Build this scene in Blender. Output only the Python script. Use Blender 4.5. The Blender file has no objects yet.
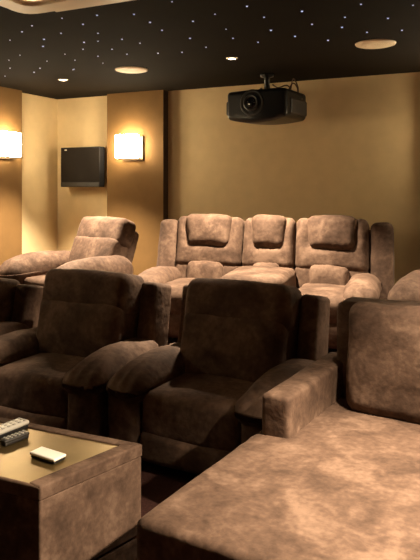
import bpy, math, random
from math import sin, cos, pi, radians as R, atan, hypot
from mathutils import Vector, Matrix, noise
random.seed(4)
S = bpy.context.scene
C = S.collection

# ------------------------------------------------------------------ camera
F = 630.0                  # focal length in pixels of the 420x560 frame
HOR = 187.0                # horizon row
CAMZ = 1.45
TH = atan(F / 1302.0)      # yaw to the left
CT, ST = cos(TH), sin(TH)
CEIL = 2.45
RISE = 0.25

def at(px, py, z=None, d=None):
    """pixel -> world point, on the height z or at the depth d"""
    if d is None:
        d = (CAMZ - z) * F / (py - HOR)
    lat = (px - 210) / F * d
    zz = CAMZ - (py - HOR) / F * d
    return Vector((lat * CT - d * ST, d * CT + lat * ST, zz))

cam = bpy.data.cameras.new('camera')
cam.sensor_fit = 'HORIZONTAL'
cam.sensor_width = 36.0
cam.lens = 36.0 * F / 420.0
cam.shift_x = 0.0
cam.shift_y = -(280.0 - HOR) / 420.0
cam.clip_start = 0.02
co = bpy.data.objects.new('camera', cam)
C.objects.link(co)
co.location = (0, 0, CAMZ)
co.rotation_euler = (pi / 2, 0, TH)
S.camera = co

# ------------------------------------------------------------------ materials
def new_mat(name):
    m = bpy.data.materials.new(name)
    m.use_nodes = True
    nt = m.node_tree
    b = nt.nodes['Principled BSDF']
    return m, nt, b

def ramp(nt, stops):
    r = nt.nodes.new('ShaderNodeValToRGB')
    els = r.color_ramp.elements
    els[0].position, els[0].color = stops[0][0], (*stops[0][1], 1)
    els[1].position, els[1].color = stops[-1][0], (*stops[-1][1], 1)
    for p, c in stops[1:-1]:
        e = els.new(p)
        e.color = (*c, 1)
    return r

def suede(name, dark, mid, light, scale=5.0, sheen=0.35):
    """brushed nap: soft blotches of two brush directions and a fine grain"""
    m, nt, b = new_mat(name)
    N, L = nt.nodes, nt.links
    tc = N.new('ShaderNodeTexCoord')
    oi = N.new('ShaderNodeObjectInfo')
    mul = N.new('ShaderNodeMath'); mul.operation = 'MULTIPLY'; mul.inputs[1].default_value = 37.0
    L.new(oi.outputs['Random'], mul.inputs[0])
    add = N.new('ShaderNodeVectorMath'); add.operation = 'ADD'
    L.new(tc.outputs['Object'], add.inputs[0]); L.new(mul.outputs[0], add.inputs[1])
    n1 = N.new('ShaderNodeTexNoise'); n1.inputs['Scale'].default_value = scale
    n1.inputs['Detail'].default_value = 5; n1.inputs['Roughness'].default_value = .55
    n1.inputs['Distortion'].default_value = .6
    L.new(add.outputs[0], n1.inputs['Vector'])
    n2 = N.new('ShaderNodeTexNoise'); n2.inputs['Scale'].default_value = scale * 7
    n2.inputs['Detail'].default_value = 4
    L.new(add.outputs[0], n2.inputs['Vector'])
    mx = N.new('ShaderNodeMath'); mx.operation = 'MULTIPLY_ADD'
    mx.inputs[1].default_value = .28
    L.new(n2.outputs['Fac'], mx.inputs[0])
    sc = N.new('ShaderNodeMath'); sc.operation = 'MULTIPLY'; sc.inputs[1].default_value = .72
    L.new(n1.outputs['Fac'], sc.inputs[0]); L.new(sc.outputs[0], mx.inputs[2])
    r = ramp(nt, [(.36, dark), (.5, mid), (.64, light)])
    L.new(mx.outputs[0], r.inputs[0])
    L.new(r.outputs[0], b.inputs['Base Color'])
    b.inputs['Roughness'].default_value = .85
    b.inputs['Specular IOR Level'].default_value = .2
    b.inputs['Sheen Weight'].default_value = sheen
    b.inputs['Sheen Roughness'].default_value = .45
    b.inputs['Sheen Tint'].default_value = (*light, 1)
    n3 = N.new('ShaderNodeTexNoise'); n3.inputs['Scale'].default_value = 16
    n3.inputs['Detail'].default_value = 6
    L.new(add.outputs[0], n3.inputs['Vector'])
    bp = N.new('ShaderNodeBump'); bp.inputs['Strength'].default_value = .6
    bp.inputs['Distance'].default_value = .012
    L.new(n3.outputs['Fac'], bp.inputs['Height'])
    L.new(bp.outputs[0], b.inputs['Normal'])
    return m

def plain(name, col, rough=.6, metal=0.0, var=.06, scale=8.0, spec=.5, bump=0.0, bscale=60):
    m, nt, b = new_mat(name)
    N, L = nt.nodes, nt.links
    tc = N.new('ShaderNodeTexCoord')
    n1 = N.new('ShaderNodeTexNoise'); n1.inputs['Scale'].default_value = scale
    n1.inputs['Detail'].default_value = 4
    L.new(tc.outputs['Object'], n1.inputs['Vector'])
    lo = tuple(max(0, c * (1 - var)) for c in col)
    hi = tuple(min(1, c * (1 + var)) for c in col)
    r = ramp(nt, [(.35, lo), (.65, hi)])
    L.new(n1.outputs['Fac'], r.inputs[0]); L.new(r.outputs[0], b.inputs['Base Color'])
    b.inputs['Roughness'].default_value = rough
    b.inputs['Metallic'].default_value = metal
    b.inputs['Specular IOR Level'].default_value = spec
    if bump:
        n2 = N.new('ShaderNodeTexNoise'); n2.inputs['Scale'].default_value = bscale
        n2.inputs['Detail'].default_value = 3
        L.new(tc.outputs['Object'], n2.inputs['Vector'])
        bp = N.new('ShaderNodeBump'); bp.inputs['Strength'].default_value = bump
        bp.inputs['Distance'].default_value = .004
        L.new(n2.outputs['Fac'], bp.inputs['Height']); L.new(bp.outputs[0], b.inputs['Normal'])
    return m

def glow(name, col, strength, base=(.9, .85, .75)):
    m, nt, b = new_mat(name)
    b.inputs['Base Color'].default_value = (*base, 1)
    b.inputs['Emission Color'].default_value = (*col, 1)
    b.inputs['Emission Strength'].default_value = strength
    b.inputs['Roughness'].default_value = .4
    return m

M = {}
M['suede'] = suede('brown_suede', (.044, .025, .016), (.080, .047, .031), (.142, .089, .061))
M['suede_box'] = suede('brown_suede_flat', (.044, .025, .016), (.080, .047, .031), (.142, .089, .061), scale=6.5)
M['wall'] = plain('ochre_wall_paint', (.70, .54, .305), rough=.75, var=.03, spec=.25, bump=.15, bscale=120)
M['panel'] = plain('brown_wall_fabric', (.150, .083, .028), rough=.8, var=.05, spec=.2, bump=.3, bscale=200)
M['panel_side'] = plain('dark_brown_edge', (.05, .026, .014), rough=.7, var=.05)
M['ceiling'] = plain('dark_ceiling', (.012, .0088, .0056), rough=.9, var=.08, spec=.05, scale=3)
M['cream'] = plain('cream_moulding', (.90, .76, .56), rough=.5, var=.03)
M['carpet'] = plain('dark_carpet', (.035, .014, .011), rough=.95, var=.25, scale=90, spec=.1, bump=.8, bscale=300)
M['black'] = plain('black_plastic', (.012, .012, .013), rough=.35, var=.05)
M['glossblack'] = plain('gloss_black_plastic', (.005, .0055, .007), rough=.35, spec=.35, var=.05)
M['charcoal'] = plain('charcoal_plastic', (.03, .027, .024), rough=.5, var=.05)
M['grille'] = plain('dark_speaker_cloth', (.014, .010, .007), rough=.8, var=.2, scale=150, spec=.2, bump=.5, bscale=400)
M['speakerwhite'] = plain('cream_grille', (.90, .77, .57), rough=.6, var=.05, scale=150, bump=.4, bscale=500)
M['chrome'] = plain('brushed_metal', (.55, .5, .42), rough=.3, metal=1, var=.05)
M['darkmetal'] = plain('dark_metal', (.10, .07, .04), rough=.4, metal=.8, var=.05)
M['lens'] = plain('lens_glass', (.006, .007, .010), rough=.05, var=0, spec=.8)
M['tray'] = plain('bronze_tray_glass', (.27, .185, .075), rough=.34, metal=.85, var=.06, scale=10)
M['white'] = plain('white_plastic', (.78, .74, .66), rough=.4, var=.03)
M['silver'] = plain('silver_plastic', (.68, .65, .58), rough=.35, var=.05)
M['button'] = plain('grey_buttons', (.42, .40, .36), rough=.5, var=.05)
M['cable'] = plain('brown_cable', (.10, .05, .03), rough=.5, var=.1)
M['cable_light'] = plain('light_cable', (.45, .36, .26), rough=.5, var=.1)
M['shade'] = glow('lit_glass_shade', (1.0, .79, .50), 74.0)
M['star'] = glow('star_point', (.48, .58, 1.0), .75)
M['cove'] = glow('added_cove_glow', (1.0, .78, .5), 5.0)
M['lamp'] = glow('lit_downlight_lamp', (1.0, .80, .55), 9.0)

# ------------------------------------------------------------------ mesh building
class MB:
    def __init__(s):
        s.v, s.f = [], []
    def add(s, vs, fs, mat=None):
        o = len(s.v)
        s.v += [tuple(mat @ Vector(p)) if mat else tuple(p) for p in vs]
        s.f += [tuple(i + o for i in f) for f in fs]
        return s
    def box(s, lo, hi, mat=None):
        x0, y0, z0 = lo; x1, y1, z1 = hi
        vs = [(x0,y0,z0),(x1,y0,z0),(x1,y1,z0),(x0,y1,z0),(x0,y0,z1),(x1,y0,z1),(x1,y1,z1),(x0,y1,z1)]
        return s.add(vs, [(0,3,2,1),(4,5,6,7),(0,1,5,4),(1,2,6,5),(2,3,7,6),(3,0,4,7)], mat)
    def prism(s, pts, z0, z1, mat=None):
        n = len(pts)
        a = sum(pts[i][0]*pts[(i+1)%n][1]-pts[(i+1)%n][0]*pts[i][1] for i in range(n))
        if a < 0: pts = pts[::-1]
        vs = [(p[0],p[1],z0) for p in pts] + [(p[0],p[1],z1) for p in pts]
        fs = [tuple(range(n))[::-1], tuple(range(n, 2*n))]
        fs += [(i, (i+1)%n, n+(i+1)%n, n+i) for i in range(n)]
        return s.add(vs, fs, mat)
    def lathe(s, prof, seg=28, mat=None):
        """profile (r, z) from bottom to top, spun about z; ends are capped"""
        vs, fs = [], []
        for r, z in prof:
            for k in range(seg):
                a = 2*pi*k/seg
                vs.append((r*cos(a), r*sin(a), z))
        for i in range(len(prof)-1):
            for k in range(seg):
                k2 = (k+1)%seg
                fs.append((i*seg+k, i*seg+k2, (i+1)*seg+k2, (i+1)*seg+k))
        fs.append(tuple(range(seg))[::-1])
        o = (len(prof)-1)*seg
        fs.append(tuple(range(o, o+seg)))
        return s.add(vs, fs, mat)
    def tube(s, pts, r, seg=8):
        pts = [Vector(p) for p in pts]
        vs, fs = [], []
        up = Vector((0.3, 0.2, 1)).normalized()
        for i, p in enumerate(pts):
            t = (pts[min(i+1, len(pts)-1)] - pts[max(i-1, 0)]).normalized()
            a = t.cross(up); a.normalize(); b = t.cross(a)
            for k in range(seg):
                g = 2*pi*k/seg
                vs.append(p + (a*cos(g) + b*sin(g))*r)
        for i in range(len(pts)-1):
            for k in range(seg):
                k2 = (k+1)%seg
                fs.append((i*seg+k, i*seg+k2, (i+1)*seg+k2, (i+1)*seg+k))
        fs.append(tuple(range(seg))[::-1]); o = (len(pts)-1)*seg
        fs.append(tuple(range(o, o+seg)))
        return s.add(vs, fs)
    def soft(s, size, loc=(0,0,0), r=.05, n=12, bulge=(0,0,0), wr=0.0, ws=5.0, fn=None, mat=None, seed=0.0):
        """an upholstered block: rounded edges, bulging faces, soft wrinkles"""
        h = [a/2 for a in size]
        def axis(hh):
            rr = min(r, hh*.999)
            L = [-hh + rr*(1-cos(pi/2*i/4)) for i in range(5)]
            L = [-hh + rr*i/4 for i in range(4)]
            mids = [-(hh-rr) + 2*(hh-rr)*i/n for i in range(n+1)]
            return L + mids + [-a for a in L[::-1]]
        ax = [axis(a) for a in h]
        idx, vs, fs = {}, [], []
        def vert(i, j, k):
            key = (i, j, k)
            if key in idx: return idx[key]
            p = [ax[0][i], ax[1][j], ax[2][k]]
            q, d = [], []
            for a in range(3):
                rr = min(r, h[a]*.999)
                c = max(-(h[a]-rr), min(h[a]-rr, p[a]))
                q.append(c); d.append((p[a]-c)/rr)
            dv = Vector(d); m = max(abs(x) for x in d)
            if dv.length > 1e-9:
                dn = dv.normalized() * m
            else:
                dn = dv
            v = Vector([q[a] + dn[a]*min(r, h[a]*.999) for a in range(3)])
            u = [max(-1, min(1, v[a]/h[a])) for a in range(3)]
            for a in range(3):
                if bulge[a]:
                    o = [x for x in range(3) if x != a]
                    v[a] += u[a]*bulge[a]*(1-u[o[0]]**2)*(1-u[o[1]]**2)
            if wr:
                nn = dv.normalized()
                w = noise.noise(Vector((v.x*ws+seed*3.1, v.y*ws+seed*1.7, v.z*ws+seed))) \
                    + .5*noise.noise(Vector((v.x*ws*2.3+seed, v.y*ws*2.3, v.z*ws*2.3+7)))
                v += nn*w*wr
            if fn: v = Vector(fn(v, u))
            idx[key] = len(vs); vs.append(v + Vector(loc)); return idx[key]
        nx, ny, nz = [len(a)-1 for a in ax]
        def quad(a, b, c, d): fs.append((a, b, c, d))
        for i in range(nx):
            for j in range(ny):
                quad(vert(i,j,0), vert(i,j+1,0), vert(i+1,j+1,0), vert(i+1,j,0))
                quad(vert(i,j,nz), vert(i+1,j,nz), vert(i+1,j+1,nz), vert(i,j+1,nz))
        for i in range(nx):
            for k in range(nz):
                quad(vert(i,0,k), vert(i+1,0,k), vert(i+1,0,k+1), vert(i,0,k+1))
                quad(vert(i,ny,k), vert(i,ny,k+1), vert(i+1,ny,k+1), vert(i+1,ny,k))
        for j in range(ny):
            for k in range(nz):
                quad(vert(0,j,k), vert(0,j,k+1), vert(0,j+1,k+1), vert(0,j+1,k))
                quad(vert(nx,j,k), vert(nx,j+1,k), vert(nx,j+1,k+1), vert(nx,j,k+1))
        return s.add(vs, fs, mat)
    def build(s, name, mat, parent=None, smooth=True, bevel=0.0):
        me = bpy.data.meshes.new(name)
        me.from_pydata(s.v, [], s.f)
        me.materials.append(mat)
        me.validate(); me.update()
        if smooth:
            me.polygons.foreach_set('use_smooth', [True]*len(me.polygons))
        o = bpy.data.objects.new(name, me)
        C.objects.link(o)
        if parent: o.parent = parent
        if bevel:
            b = o.modifiers.new('bevel', 'BEVEL'); b.width = bevel; b.segments = 3
            b.limit_method = 'ANGLE'; b.angle_limit = R(40)
        if smooth and not bevel:
            pass
        return o

def hard(o, ang=35):
    """sharp creases on a smooth shaded mesh"""
    me = o.data
    try:
        me.set_sharp_from_angle(angle=R(ang))
    except Exception:
        pass
    return o

def thing(name, label, cat, loc=(0,0,0), rz=0.0, group=None):
    o = bpy.data.objects.new(name, None)
    o.empty_display_size = .1
    C.objects.link(o)
    o.location = loc; o.rotation_euler = (0, 0, rz)
    return tag(o, label, cat, group)

def tag(o, label, cat, group=None):
    o['label'] = label; o['category'] = cat
    if group: o['group'] = group
    return o

def struct(o):
    o['kind'] = 'structure'
    return o

def dup(root, loc, rz, label, group=None):
    r = root.copy(); C.objects.link(r)
    r.location = loc; r.rotation_euler = (0, 0, rz); r['label'] = label
    if group: r['group'] = group
    for ch in list(root.children):
        c = ch.copy(); C.objects.link(c); c.parent = r
        for g in ch.children:
            d = g.copy(); C.objects.link(d); d.parent = c
    return r

# ------------------------------------------------------------------ the room
YB = 5.72
KC = (57.5-210)/F
XL = YB*(KC*CT-ST)/(CT+KC*ST)
XR, YF = 2.2, -2.6
struct(MB().box((XL-.15, YF-.15, -.1), (XR+.15, YB+.15, 0)).build('floor', M['carpet'], smooth=False))
struct(MB().box((XL-.15, YF-.15, CEIL), (XR+.15, YB+.15, CEIL+.12)).build('ceiling', M['ceiling'], smooth=False))
struct(MB().box((XL-.12, YB, 0), (XR+.12, YB+.12, CEIL)).build('wall_back', M['wall'], smooth=False))
struct(MB().box((XL-.12, YF, 0), (XL, YB, CEIL)).build('wall_left', M['wall'], smooth=False))
struct(MB().box((XR, YF, 0), (XR+.12, YB, CEIL)).build('wall_right', M['wall'], smooth=False))
struct(MB().box((XL-.12, YF-.12, 0), (XR+.12, YF, CEIL)).build('wall_front', M['panel'], smooth=False))
struct(MB().box((XL, 3.62, 0), (XR, YB, RISE)).build('trim_1', M['carpet'], smooth=False, bevel=.015))   # riser of the back row

def pilaster_back(name, x0, x1, d=.10):
    o = struct(MB().box((x0, YB-d, 0), (x1, YB, CEIL)).build(name, M['panel'], smooth=False))
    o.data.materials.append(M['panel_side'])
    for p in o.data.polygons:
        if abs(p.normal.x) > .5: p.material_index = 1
    return o

def wall_x(px):       # x on the plane y = YB-.1 seen at pixel column px
    k = (px-210)/F
    d = (YB-.1)/(CT + k*ST)
    return d*(k*CT - ST)
PX0, PX1 = wall_x(107), wall_x(163.3)
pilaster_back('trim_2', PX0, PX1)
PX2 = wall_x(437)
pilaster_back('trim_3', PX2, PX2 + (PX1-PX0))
# panel on the left wall, its far edge at pixel column 22
k = (22-210)/F
d = (XL+.1)/(k*CT - ST)
PYF = d*(CT + k*ST)
o = struct(MB().box((XL, PYF-.62, 0), (XL+.10, PYF, CEIL)).build('trim_4', M['panel'], smooth=False))

# stepped cream moulding of the raised ceiling, top left of the photo
ZC = CEIL - .07
pts = [at(px, py, ZC) for px, py in ((8, 8.6), (12, 10.4), (18, 12.3), (24, 13.5), (30, 14.0), (37, 13.7), (45, 12.7), (53, 11.4))]
edge_y = pts[-1].y
def plan(k):
    """the outline of the moulding pulled in by k: left side, rounded far left corner, far side"""
    c = Vector((pts[0].x+.9, edge_y-.9))
    out = [(pts[0].x+k, YF+.5)]
    for p in pts:
        d = Vector((p.x, p.y)) - c
        q = c + d*(1-k/d.length)
        out.append((q.x, q.y))
    return out + [(XR-.6, edge_y-k)]
def ring(mb, k0, k1, z0, z1):
    a, b = plan(k0), plan(k1)
    for i in range(len(a)-1):
        mb.prism([a[i], a[i+1], b[i+1], b[i]], z0, z1)
mb = MB()
ring(mb, 0.0, .15, ZC, CEIL)
ring(mb, .15, .20, ZC+.012, CEIL)
mb.prism(plan(.20) + [(XR-.6, YF+.5)], CEIL-.012, CEIL)
mb.box((pts[-1].x, edge_y-.1, ZC+.004), (XR-.6, edge_y+.03, CEIL))
struct(mb.build('trim_5', M['cream'], smooth=False))
mb = MB()
ring(mb, .20, .206, ZC+.02, ZC+.05)  # added glowing strip, unseen, brightens the moulding recess
tag(mb.build('added_cove_strip', M['cove'], smooth=False), 'added warm glowing strip, unseen, brightening the recess of the stepped cream ceiling moulding', 'light strip')

# ------------------------------------------------------------------ wall lamps
def make_sconce():
    t = thing('wall_sconce', '', 'wall lamp')
    # local: the wall is the plane y=0, the lamp stands out towards -y
    MB().box((-.10, -.022, -.145), (.155, 0, .105)).build('back_plate', M['darkmetal'], t, smooth=False, bevel=.004)
    MB().box((-.03, -.05, -.05), (.07, -.022, .05)).build('bracket', M['darkmetal'], t, smooth=False, bevel=.003)
    mb = MB()
    mb.soft((.255, .075, .245), (0, -.0875, 0), r=.012, n=4)
    mb.build('glass_shade', M['shade'], t)
    MB().box((-.085, -.13, -.136), (.14, -.05, -.125)).build('lower_rim', M['darkmetal'], t, smooth=False, bevel=.002)
    return t
s0 = make_sconce()
cx = wall_x(131.5)
dd = None
def z_at(px, py, p):
    d = p[1]*CT - p[0]*ST
    return CAMZ - (py-HOR)/F*d
s0.location = (cx, YB-.1, z_at(131, 146.5, (cx, YB-.15)))
zs = s0.location.z
s0['label'] = 'lit square glass wall lamp on the brown panel right of the black wall speaker'
s0['group'] = 'wall sconces'
k = (3-210)/F
d = (XL+.1)/(k*CT - ST); sy = d*(CT + k*ST)
dup(s0, (XL+.1, sy, zs), pi/2, 'lit square glass wall lamp cut by the left edge of the photo')
dup(s0, ((PX2+PX2+PX1-PX0)/2, YB-.1, zs), 0, 'lit square glass wall lamp on the right hand wall panel outside the photo')

dup(s0, (XL, 2.3, zs), pi/2, 'added square glass fill lamp, unseen on the left wall beside the front row, outside the photo')  # extra lamp added out of view as fill light on the front row

# ------------------------------------------------------------------ black wall speaker in the corner
sx = (58+103)/2
p0 = at(83, 167, d=6.62)
sp = thing('wall_speaker', 'black square wall speaker mounted in the corner beside the lit lamp', 'speaker',
           (0, 0, 0))
k0, k1 = wall_x(63), wall_x(103)
zt, zb = z_at(83, 148, (k0, YB-.1)), z_at(83, 187, (k0, YB-.1))
xm = (k0+k1)/2; hw = (k1-k0)/2*.98
sp.location = (xm, YB, zb)
H = zt-zb
MB().prism([(-hw*.8, -.02), (-hw, -.06), (-hw*.985, -.15), (hw*.985, -.15), (hw, -.06), (hw*.8, -.02)], 0, H).build('cabinet', M['black'], sp, smooth=False, bevel=.006)
n = 14
arc = [(-hw*.97 + 2*hw*.97*i/n, -.150 - .028*(1-(2*i/n-1)**2)) for i in range(n+1)]
MB().prism(arc + [(hw*.97, -.145), (-hw*.97, -.145)], .055, H-.008).build('grille', M['grille'], sp, smooth=False)
MB().prism([(a, b*1.0-.004) for a, b in arc] + [(hw*.97, -.145), (-hw*.97, -.145)], .006, .050).build('lower_trim', M['charcoal'], sp, smooth=False)
MB().soft((.03, .006, .012), (-hw*.66, -.172, H-.03), r=.003, n=2).build('badge', M['silver'], sp)
MB().box((-.08, -.03, .10), (.08, 0, H-.10)).build('wall_bracket', M['darkmetal'], sp, smooth=False)

# ------------------------------------------------------------------ ceiling fittings
def ceiling_speaker(px, py, label):
    p = at(px, py, CEIL)
    t = thing('ceiling_speaker', label, 'ceiling speaker', (p.x, p.y, CEIL), 0, 'round ceiling speakers')
    MB().lathe([(.118, -.010), (.122, -.012), (.136, -.008), (.140, -.001), (.140, 0)], 40).build('rim', M['cream'], t)
    MB().lathe([(.05, -.014), (.110, -.0125), (.118, -.010), (.118, -.004)], 40).build('grille', M['speakerwhite'], t)
ceiling_speaker(131.5, 69.5, 'round cream ceiling speaker nearer the wall lamps')
ceiling_speaker(375.5, 43.5, 'round cream ceiling speaker right of the projector')

def lamp_energy(loc, e, size=95, blend=.6, col=(1.0, .81, .585)):
    l = bpy.data.lights.new('downlight_beam', 'SPOT')
    l.energy = e; l.spot_size = R(size); l.spot_blend = blend; l.color = col
    l.shadow_soft_size = .035
    o = bpy.data.objects.new('downlight_beam', l); C.objects.link(o)
    o.location = loc
    return o

proto_dl = None
def downlight(p, label, e, size=95, blend=.6, z=CEIL, aim=None):
    global proto_dl
    if proto_dl is None:
        t = thing('downlight', label, 'ceiling light', (p[0], p[1], z), 0, 'recessed downlights')
        MB().lathe([(.030, -.006), (.044, -.006), (.047, -.002), (.047, 0)], 28).build('trim_ring', M['chrome'], t)
        MB().lathe([(.012, -.0085), (.028, -.0075), (.030, -.005)], 24).build('lamp', M['lamp'], t)
        proto_dl = t
    else:
        t = proto_dl.copy(); C.objects.link(t)
        t.location = (p[0], p[1], z); t['label'] = label
        for ch in list(proto_dl.children):
            if ch.type == 'MESH':
                c = ch.copy(); C.objects.link(c); c.parent = t
    o = lamp_energy((0, 0, -.05), e, size, blend)
    if aim: o.rotation_euler = Vector(aim).to_track_quat('-Z', 'Y').to_euler()
    o.parent = t
    return t
pa = at(63, 79.5, CEIL); pb = at(232, 58, CEIL)
sp_x = pb.x - pa.x
downlight(pa, 'small lit downlight over the single recliner at the back left', 1100, 84)
downlight(pb, 'small lit downlight left above the hanging projector', 1000, 86)
downlight((pb.x + sp_x, pb.y-.1), 'small downlight over the right end of the back row', 380, 84)
downlight((-.05, 2.3), 'small downlight over the wide chaise', 600, 66, .8, CEIL-.012)
downlight((1.2, 1.95), 'small tilted downlight right of the wide chaise', 1300, 76, .5, CEIL-.012, (-.5, -.25, -1))
downlight((-3.4, 2.35), 'small downlight over the left end of the front row', 420, 58, .8)

STARS = [(32,25.5),(22,31.5),(10,40),(44,39),(43,46),(61,33),(20,55),(9,60),(47,61),(34,72),(40,68),(65,54),(83,49),(83,24),
 (97,15),(98,33),(75,60),(74,69),(98,56),(103,63),(122,39),(112,49),(127,54),(140,43),(134,14),(162,30),(158,53),(172,1.5),
 (193,21),(190,38),(206,47),(5,76),(10,68),(84,42),(73,69.5),(215,14),(247,6),(226,29),(233,38),(258,42),(264,17),(271,30),
 (302,11),(312,24),(295,36),(342,27),(345,17),(361,4),(367,32),(388,18),(413,5),(98,41),(62,18),(150,22),(182,52),(328,40),(402,30)]
star0 = None
for i, (px, py) in enumerate(STARS):
    p = at(px, py, CEIL)
    if star0 is None:
        star0 = MB().lathe([(.002, -.0055), (.0048, -.004), (.0062, -.0015), (.0062, 0)], 10).build('star_light', M['star'])
        tag(star0, 'tiny bluish white star light set into the dark ceiling', 'star light', 'star lights in the ceiling')
        o = star0
    else:
        o = star0.copy(); C.objects.link(o)
    o.location = (p.x, p.y, CEIL)
    s = random.choice((.75, .9, 1.0, 1.15))
    o.scale = (s, s, s)

# ------------------------------------------------------------------ projector
pc = at(267, 106.5, d=5.6)
pr = thing('projector', 'black home cinema projector hanging from the dark ceiling', 'projector', (pc.x, pc.y, 0), R(-5))
zc = pc.z
def belly(v, u):
    if u[2] < 0: v.z -= .035*(1-u[0]**2)*(1-.3*u[1])*(-u[2])
    if u[1] < 0: v.y -= .03*(1-u[0]**2)
    return v
MB().soft((.57, .46, .24), (0, 0, zc), r=.035, n=10, fn=belly).build('body', M['glossblack'], pr)
for s in (-1,):
    MB().soft((.05, .30, .13), (-.29, -.04, zc-.02), r=.02, n=4).build('side_vent', M['black'], pr)
MB().soft((.05, .36, .14), (.27, .04, zc-.02), r=.02, n=4).build('side_cover', M['charcoal'], pr)
rx = Matrix.Translation((-.02, -.243, zc+.005)) @ Matrix.Scale(1.15, 4) @ Matrix.Rotation(pi/2, 4, 'X')
ring = MB().lathe([(.100, 0), (.100, .010), (.092, .020), (.078, .012), (.064, -.005)], 40, rx).build('lens_ring', M['charcoal'], pr)
MB().lathe([(.062, .0), (.062, .030), (.052, .036), (.046, .028)], 36, rx).build('lens_barrel', M['black'], pr)
MB().lathe([(.046, .022), (.044, .027), (.03, .033), (.012, .036)], 32, rx).build('lens', M['lens'], pr)
MB().soft((.018, .006, .010), (.115, -.245, zc-.07), r=.003, n=2).build('status_light', M['silver'], pr)
MB().lathe([(.05, zc+.085), (.05, zc+.105), (.03, zc+.11), (.026, zc+.16), (.026, CEIL-.03), (.06, CEIL-.02), (.06, CEIL)], 24).build('mount_pole', M['black'], pr)
mb = MB()
for sx_, sy_ in ((-1,-1), (1,-1), (1,1), (-1,1)):
    mb.tube([(sx_*.035, sy_*.035, zc+.16), (sx_*.06, sy_*.06, zc+.13), (sx_*.13, sy_*.12, zc+.095)], .010)
mb.build('mount_bracket', M['chrome'], pr)
def curve_pts(cps, n=24):
    out = []
    P = [cps[0]] + list(cps) + [cps[-1]]
    for i in range(1, len(P)-2):
        a, b, c, d = [Vector(x) for x in P[i-1:i+3]]
        for k in range(n//(len(P)-3)):
            t = k/(n//(len(P)-3))
            out.append(.5*((2*b) + (c-a)*t + (2*a-5*b+4*c-d)*t*t + (3*b-a-3*c+d)*t**3))
    out.append(Vector(cps[-1]))
    return out
cb = [([(.12,.15,zc+.10),(.17,.10,zc+.16),(.22,.08,zc+.20),(.25,.10,zc+.15),(.24,.12,zc+.08)], 'cable'),
      ([(.10,.18,zc+.12),(.16,.12,zc+.12),(.21,.08,zc+.10),(.26,.10,zc+.07),(.285,.12,zc+.06)], 'cable_light'),
      ([(.03,.05,zc+.20),(.08,.06,zc+.17),(.15,.10,zc+.19),(.20,.10,zc+.13),(.25,.14,zc+.11),(.29,.14,zc+.10)], 'cable'),
      ([(.20,.06,zc+.08),(.22,.02,zc+.14),(.24,.03,zc+.23),(.27,.06,zc+.16),(.26,.09,zc+.09)], 'cable')]
for cps, m in cb:
    MB().tube(curve_pts(cps), .006, 6).build('cable', M[m], pr)

# ------------------------------------------------------------------ upholstery
def gather(k, amp, edge=-1, axis=2, along=0, sharp=3.0, ph=0.0):
    """pleats that run away from one edge of a cushion"""
    def fn(v, u):
        t = max(0.0, edge*u[axis])**sharp
        w = abs(sin(k*v[along]+ph+1.3*noise.noise(Vector((v.x*9, v.y*9, v.z*9)))))
        v.y += amp*t*(1-w)*(1 if u[1] < 0 else 0)
        return v
    return fn

def tilt(a, y0, z0):
    return Matrix.Translation((0, y0, z0)) @ Matrix.Rotation(a, 4, 'X') @ Matrix.Translation((0, -y0, -z0))

def arm_pad(mb, x, L=.72, y=-.07, z=.425, w=.240, h=.155, seed=0.0):
    def fn(v, u):
        f = max(0.0, (-u[1]+.1)/1.1)
        v.z -= .045*f*f*(1 if u[2] > 0 else .25)
        # pleats fanning at the front and the back end
        e = max(0.0, -u[1])**3
        pl = noise.noise(Vector((v.x*7+seed, v.y*5, seed)))
        v.z -= .017*e*abs(sin(44*v.x + 3*v.y + 1.5*pl))*max(0, u[2])
        v.y += .012*e*abs(sin(42*v.x + 2*v.z))*(1 if u[1] < 0 else -1)*max(0, u[2])
        return v
    mb.soft((w, L, h), (x, y, z), r=min(.105, h*.46), n=14, bulge=(.010, .012, .03), wr=.008, ws=6, fn=fn, seed=seed)
    return mb

def armrest(t, x, seed, m, big=False):
    px_ = x - math.copysign(.010, x)
    a = MB().soft((.19, .75, .36), (x, -.03, .21), r=.035, n=10, bulge=(.006, .012, 0), wr=.004, seed=seed).build('armrest', m, t)
    (arm_pad(MB(), px_, L=.82, y=-.12, z=.440, h=.27, w=.25, seed=seed) if big else arm_pad(MB(), px_, seed=seed)).build('arm_pad', m, a)
    return a

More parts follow.
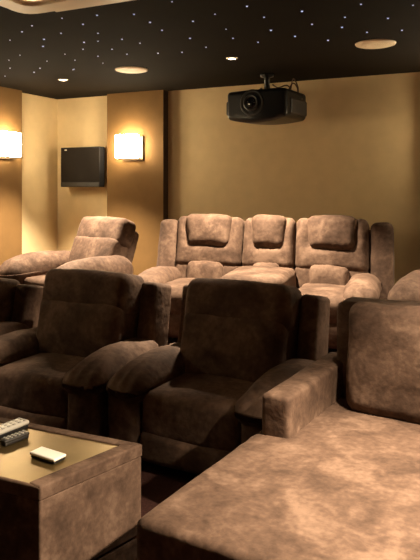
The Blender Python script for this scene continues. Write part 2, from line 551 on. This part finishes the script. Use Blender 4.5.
TI = R(-11)     # lean of the backs
def make_recliner(wings=True, big=False, low=1.0, ti=TI, thin=0.0):
    m = M['suede']
    t = thing('recliner', '', 'recliner')
    MB().soft((.90, .68, .20), (0, -.01, .14), r=.03, n=8).build('base', m, t)
    MB().soft((.575, .64, .23), (0, -.055, .285), r=.035, n=14, bulge=(.0, .010, .020), wr=.006, seed=1).build('seat_cushion', m, t)
    MB().soft((.57, .08, .15), (0, -.355, .125), r=.03, n=10, bulge=(0, .010, 0), wr=.005, seed=2).build('footrest', m, t)
    for s in (-1, 1):
        armrest(t, s*.388, 3+s, m, big)
    T = tilt(ti, .22, .42) @ Matrix.Translation((0, 0, .42)) @ Matrix.Diagonal((1, 1, low, 1)) @ Matrix.Translation((0, 0, -.42))
    MB().soft((.62, .12, .50), (0, .325, .58), r=.05, n=10, bulge=(0, .02, .01), mat=T).build('back_shell', m, t)
    MB().soft((.63, .28-thin, .37), (0, .155+thin/2, .525), r=.05, n=14, bulge=(.0, .020, .01), wr=.006, seed=6, mat=T).build('lumbar_cushion', m, t)
    g = gather(60, .022, -1)
    MB().soft((.64, .28-thin, .265), (0, .175+thin/2, .765), r=.06, n=14, bulge=(.006, .012, .010), wr=.005, seed=8, fn=g, mat=T).build('headrest', m, t)
    for s in ((-1, 1) if wings else ()):
        MB().soft((.11, .24, .54), (s*.385, .325, .59), r=.03, n=8, bulge=(.006, 0, 0), wr=.004, mat=T).build('back_wing', m, t)
    return t

rec = make_recliner()
G1, G2 = 'recliners of the front row', 'recliners of the back row'
rec.location = (-1.425, 3.11, 0); rec.rotation_euler = (0, 0, R(-3))
rec['label'] = 'brown suede recliner right next to the wide chaise'; rec['group'] = G1
dup(rec, (-2.457, 3.10, 0), R(0), 'brown suede recliner behind the tray table, left of the recliner by the chaise', G1)
low = make_recliner(low=.80)
low.location = (-3.50, 3.12, 0)
low['label'] = 'brown suede recliner with a lower back, cut by the left photo edge'; low['group'] = G1
lone = make_recliner(wings=False, big=True, low=1.06, ti=R(-20), thin=.08)
lone.location = (-3.565, 4.59, RISE); lone.rotation_euler = (0, 0, R(-15))
lone['label'] = 'lit brown suede recliner alone under the wall speaker in the back row'; lone['group'] = G2
dup(lone, (-.22, 4.74, RISE), R(-8), 'brown suede recliner behind the chaise, only its arm in the photo', G2)

# three seat sofa of the back row
def make_sofa():
    m = M['suede']
    t = thing('reclining_sofa', 'three seat brown suede reclining sofa with pillow headrests before the back wall', 'sofa')
    W = [.60, .45, .60]
    xs = [-(.225+.30), 0, (.225+.30)]
    MB().soft((1.80, .74, .22), (0, -.02, .15), r=.03, n=8).build('base', m, t)
    T = tilt(R(-12), .22, .42)
    for i, (x, w) in enumerate(zip(xs, W)):
        mid = i == 1
        MB().soft((.50 if mid else w-.06, .66, .20), (x+(0 if mid else .03*(i-1)), -.09, .315+(.12 if mid else 0)), r=.055, n=12, bulge=(0, .02, .03), wr=.008, seed=i+11).build('seat_cushion', m, t)
        MB().soft((w-.015, .09, .20), (x, -.37, .155), r=.03, n=8, bulge=(0, .02, 0), wr=.006, seed=i+14).build('footrest', m, t)
        # back: a padded surround, its headrest pillow and the lumbar pillows below
        pw = .30 if mid else .41
        def sur(v, u, pw=pw, w=w):
            # the surround dishes in behind the headrest and keeps fat side bolsters
            if u[1] < 0:
                k = max(0.0, 1-(abs(v.x)/(pw*.5+.03))**4)
                v.y += .045*k*max(0.0, min(1.0, (u[2]+.35)*2.2))
            return v
        bk = MB().soft((w-.008, .21, .44), (x, .29, .735), r=.06, n=18, bulge=(.0, .02, .006), wr=.007, seed=i+20, fn=sur, mat=T).build('backrest', m, t)
        def pil(v, u):
            v.x *= 1 - .13*(.5-.5*u[2])
            t_ = max(0., -u[2])**3
            if u[1] < 0: v.y += .010*t_*(1-abs(sin(50*v.x)))
            return v
        MB().soft((pw, .17, .275), (x, .237, .830), r=.055, n=14, bulge=(.008, .018, .010), wr=.009, seed=i+23, fn=pil, mat=T).build('headrest', m, bk)
        lw = .24 if mid else .32
        lo = MB().soft((w-.01, .18, .28), (x, .29, .425), r=.05, n=10, bulge=(0, .01, 0), wr=.006, mat=T).build('lower_back', m, t)
        MB().soft((lw, .17, .26), (x-.01, .225, .430), r=.05, n=10, bulge=(0, .02, .01), wr=.010, seed=i+30, mat=T).build('lumbar_pillow', m, lo)
    for s in (-1, 1):
        MB().soft((.17, .28, .65), (s*(.905 if s < 0 else .92), .335, .600), r=.05, n=12, bulge=(.012, .02, .006), wr=.007, seed=33+s, mat=T).build('back_wing', m, t)
        armrest(t, -.88 if s < 0 else .80, 36+s, m)
    MB().soft((1.72, .12, .80), (0, .42, .49), r=.04, n=8, mat=T).build('back_shell', m, t)
    return t
sofa = make_sofa()
sofa.location = (-1.82, 4.70, RISE); sofa.rotation_euler = (0, 0, R(9))

# wide chaise in the foreground
def make_chaise():
    m = M['suede_box']
    a = R(-5.5)
    t = thing('chaise_lounge', 'wide brown suede chaise with one square arm in the foreground', 'chaise', (-1.035, 1.61, 0), a)
    def top(v, u):
        if u[2] > 0:
            # a shallow fan of creases beside the arm
            dx, dy = (v.x+.625) - .20, (v.y+.70) - .80
            r_ = hypot(dx, dy)
            v.z += .009*math.exp(-(r_/.32)**2)*(1-abs(sin(8*math.atan2(dy, dx+.25))))**2
        return v
    MB().soft((1.22, 1.38, .24), (.625, .72, .16), r=.02, n=8).build('base', m, t)
    MB().soft((1.25, 1.40, .25), (.625, .70, .325), r=.028, n=30, bulge=(0, 0, .012), wr=.004, ws=4, fn=top, seed=50).build('seat_cushion', m, t)
    def wedge(v, u):
        v.z += .0
        return v
    MB().soft((.125, .78, .52), (.098, 1.17, .355), r=.018, n=12, bulge=(.002, .003, .0), wr=.002, ws=7, fn=wedge, seed=52).build('armrest', m, t)
    MB().soft((1.14, .20, .60), (.690, 1.50, .60), r=.04, n=10, bulge=(0, .0, .01), wr=.004, seed=54).build('back_frame', m, t)
    T = tilt(R(-10), 1.20, .46)
    def pf(v, u):
        # pillow corners pull in, the lower edge is pleated
        c = abs(u[0])**6*abs(u[2])**6
        v.y += .03*c*(1 if u[1] < 0 else -1)
        t_ = max(0., -u[2])**6
        if u[1] < 0: v.y += .012*t_*(1-abs(sin(24*v.x)))
        return v
    MB().soft((.98, .22, .49), (.715, 1.30, .690), r=.060, n=18, bulge=(.004, .035, .008), wr=.012, ws=4, fn=pf, seed=56, mat=T).build('back_cushion', m, t)
    return t
make_chaise()

# wedge shaped tray table
def make_table():
    m = M['suede_box']
    zt = .45
    A = at(40, 487, zt); B = at(143, 443.5, zt); Lb = at(0, 416.5, zt); Ln = at(0, 477.5, zt)
    db = (Lb-B); dn = (Ln-A)
    Pb = B + db.normalized()*1.15; Pn = A + dn.normalized()*.85
    cx_ = (A+B+Pb+Pn)/4
    t = thing('tray_table', 'brown suede upholstered box table with a bronze glass tray top', 'table', (cx_.x, cx_.y, 0))
    q = [(p.x-cx_.x, p.y-cx_.y) for p in (A, B, Pb, Pn)]
    def inset(pts, w):
        if not isinstance(w, (list, tuple)): w = [w]*4
        n = len(pts); L = []
        ar = sum(pts[i][0]*pts[(i+1)%n][1]-pts[(i+1)%n][0]*pts[i][1] for i in range(n))
        sg = 1 if ar > 0 else -1
        for i in range(n):
            p, p2 = Vector(pts[i]), Vector(pts[(i+1)%n])
            d = (p2-p).normalized(); nn = Vector((-d.y, d.x))*sg
            L.append((p + nn*w[i], d))
        out = []
        for i in range(n):
            (p, d), (r, e) = L[i-1], L[i]
            k = ((r.x-p.x)*e.y - (r.y-p.y)*e.x)/(d.x*e.y - d.y*e.x)
            out.append((p.x + d.x*k, p.y + d.y*k))
        return out
    MB().prism(inset(q, .003), .10, zt-.048).build('body', m, t, smooth=False, bevel=.006)
    MB().prism(inset(q, .004), .0, .095).build('plinth', m, t, smooth=False, bevel=.02)
    TW = [.062, .045, .06, .014]
    inn = inset(q, TW)
    mb = MB()
    for i in range(4):
        j = (i+1)%4
        mb.prism([q[i], q[j], inn[j], inn[i]], zt-.05, zt)
    o = mb.build('frame', m, t, smooth=False, bevel=.008)
    MB().prism(inset(q, [x-.002 for x in TW]), zt-.03, zt-.006).build('tray', M['tray'], t, smooth=False)
    return t, zt
tab, zt = make_table()
ztray = zt-.006

def remote(name, label, a, b, w, h, mtop, mlow, group=None, nb=(2, 5), z0=None):
    """a long flat handset from point a to point b lying on the tray"""
    z0 = ztray if z0 is None else z0
    mid = (a+b)/2; d = b-a
    t = thing(name, label, 'remote control', (mid.x, mid.y, z0), math.atan2(d.y, d.x), group)
    L = hypot(d.x, d.y)
    MB().soft((L*.96, w*.92, h*.6), (0, 0, h*.3), r=h*.25, n=4).build('lower_shell', mlow, t)
    MB().soft((L, w, h*.5), (0, 0, h*.75), r=h*.24, n=6, bulge=(0, 0, .0015)).build('upper_shell', mtop, t)
    nx, ny = nb[1], nb[0]
    for i in range(nx):
        for j in range(ny):
            MB().soft((L*.07, w*.17, .003), (-L*.34+i*L*.15, (j-(ny-1)/2)*w*.3, h+.001), r=.0014, n=2).build('button', M['button'], t)
    return t
zr = zt+.012
remote('remote_control', 'white remote control lying alone on the bronze tray', at(35.5, 449.5, zr), at(60.5, 457.5, zr), .062, .021, M['white'], M['black'], 'remote controls on the tray', (0, 0))
remote('remote_control', 'black remote control lying beside the silver one on the tray', at(2, 442, zr), at(27, 432.5, zr), .038, .026, M['charcoal'], M['black'], 'remote controls on the tray', (3, 6))
remote('remote_control', 'silver remote control farthest back on the tray', at(-12, 437, zr), at(25, 422.5, zr), .062, .036, M['silver'], M['black'], 'remote controls on the tray', (3, 6))

# ------------------------------------------------------------------ world and view
w = bpy.data.worlds.new('world'); S.world = w
w.use_nodes = True
w.node_tree.nodes['Background'].inputs[0].default_value = (.02, .015, .01, 1)
w.node_tree.nodes['Background'].inputs[1].default_value = .2
vs = S.view_settings
vs.view_transform = 'Standard'
vs.look = 'None'
vs.gamma = 1.0
vs.use_curve_mapping = False
vs.exposure = 0.0
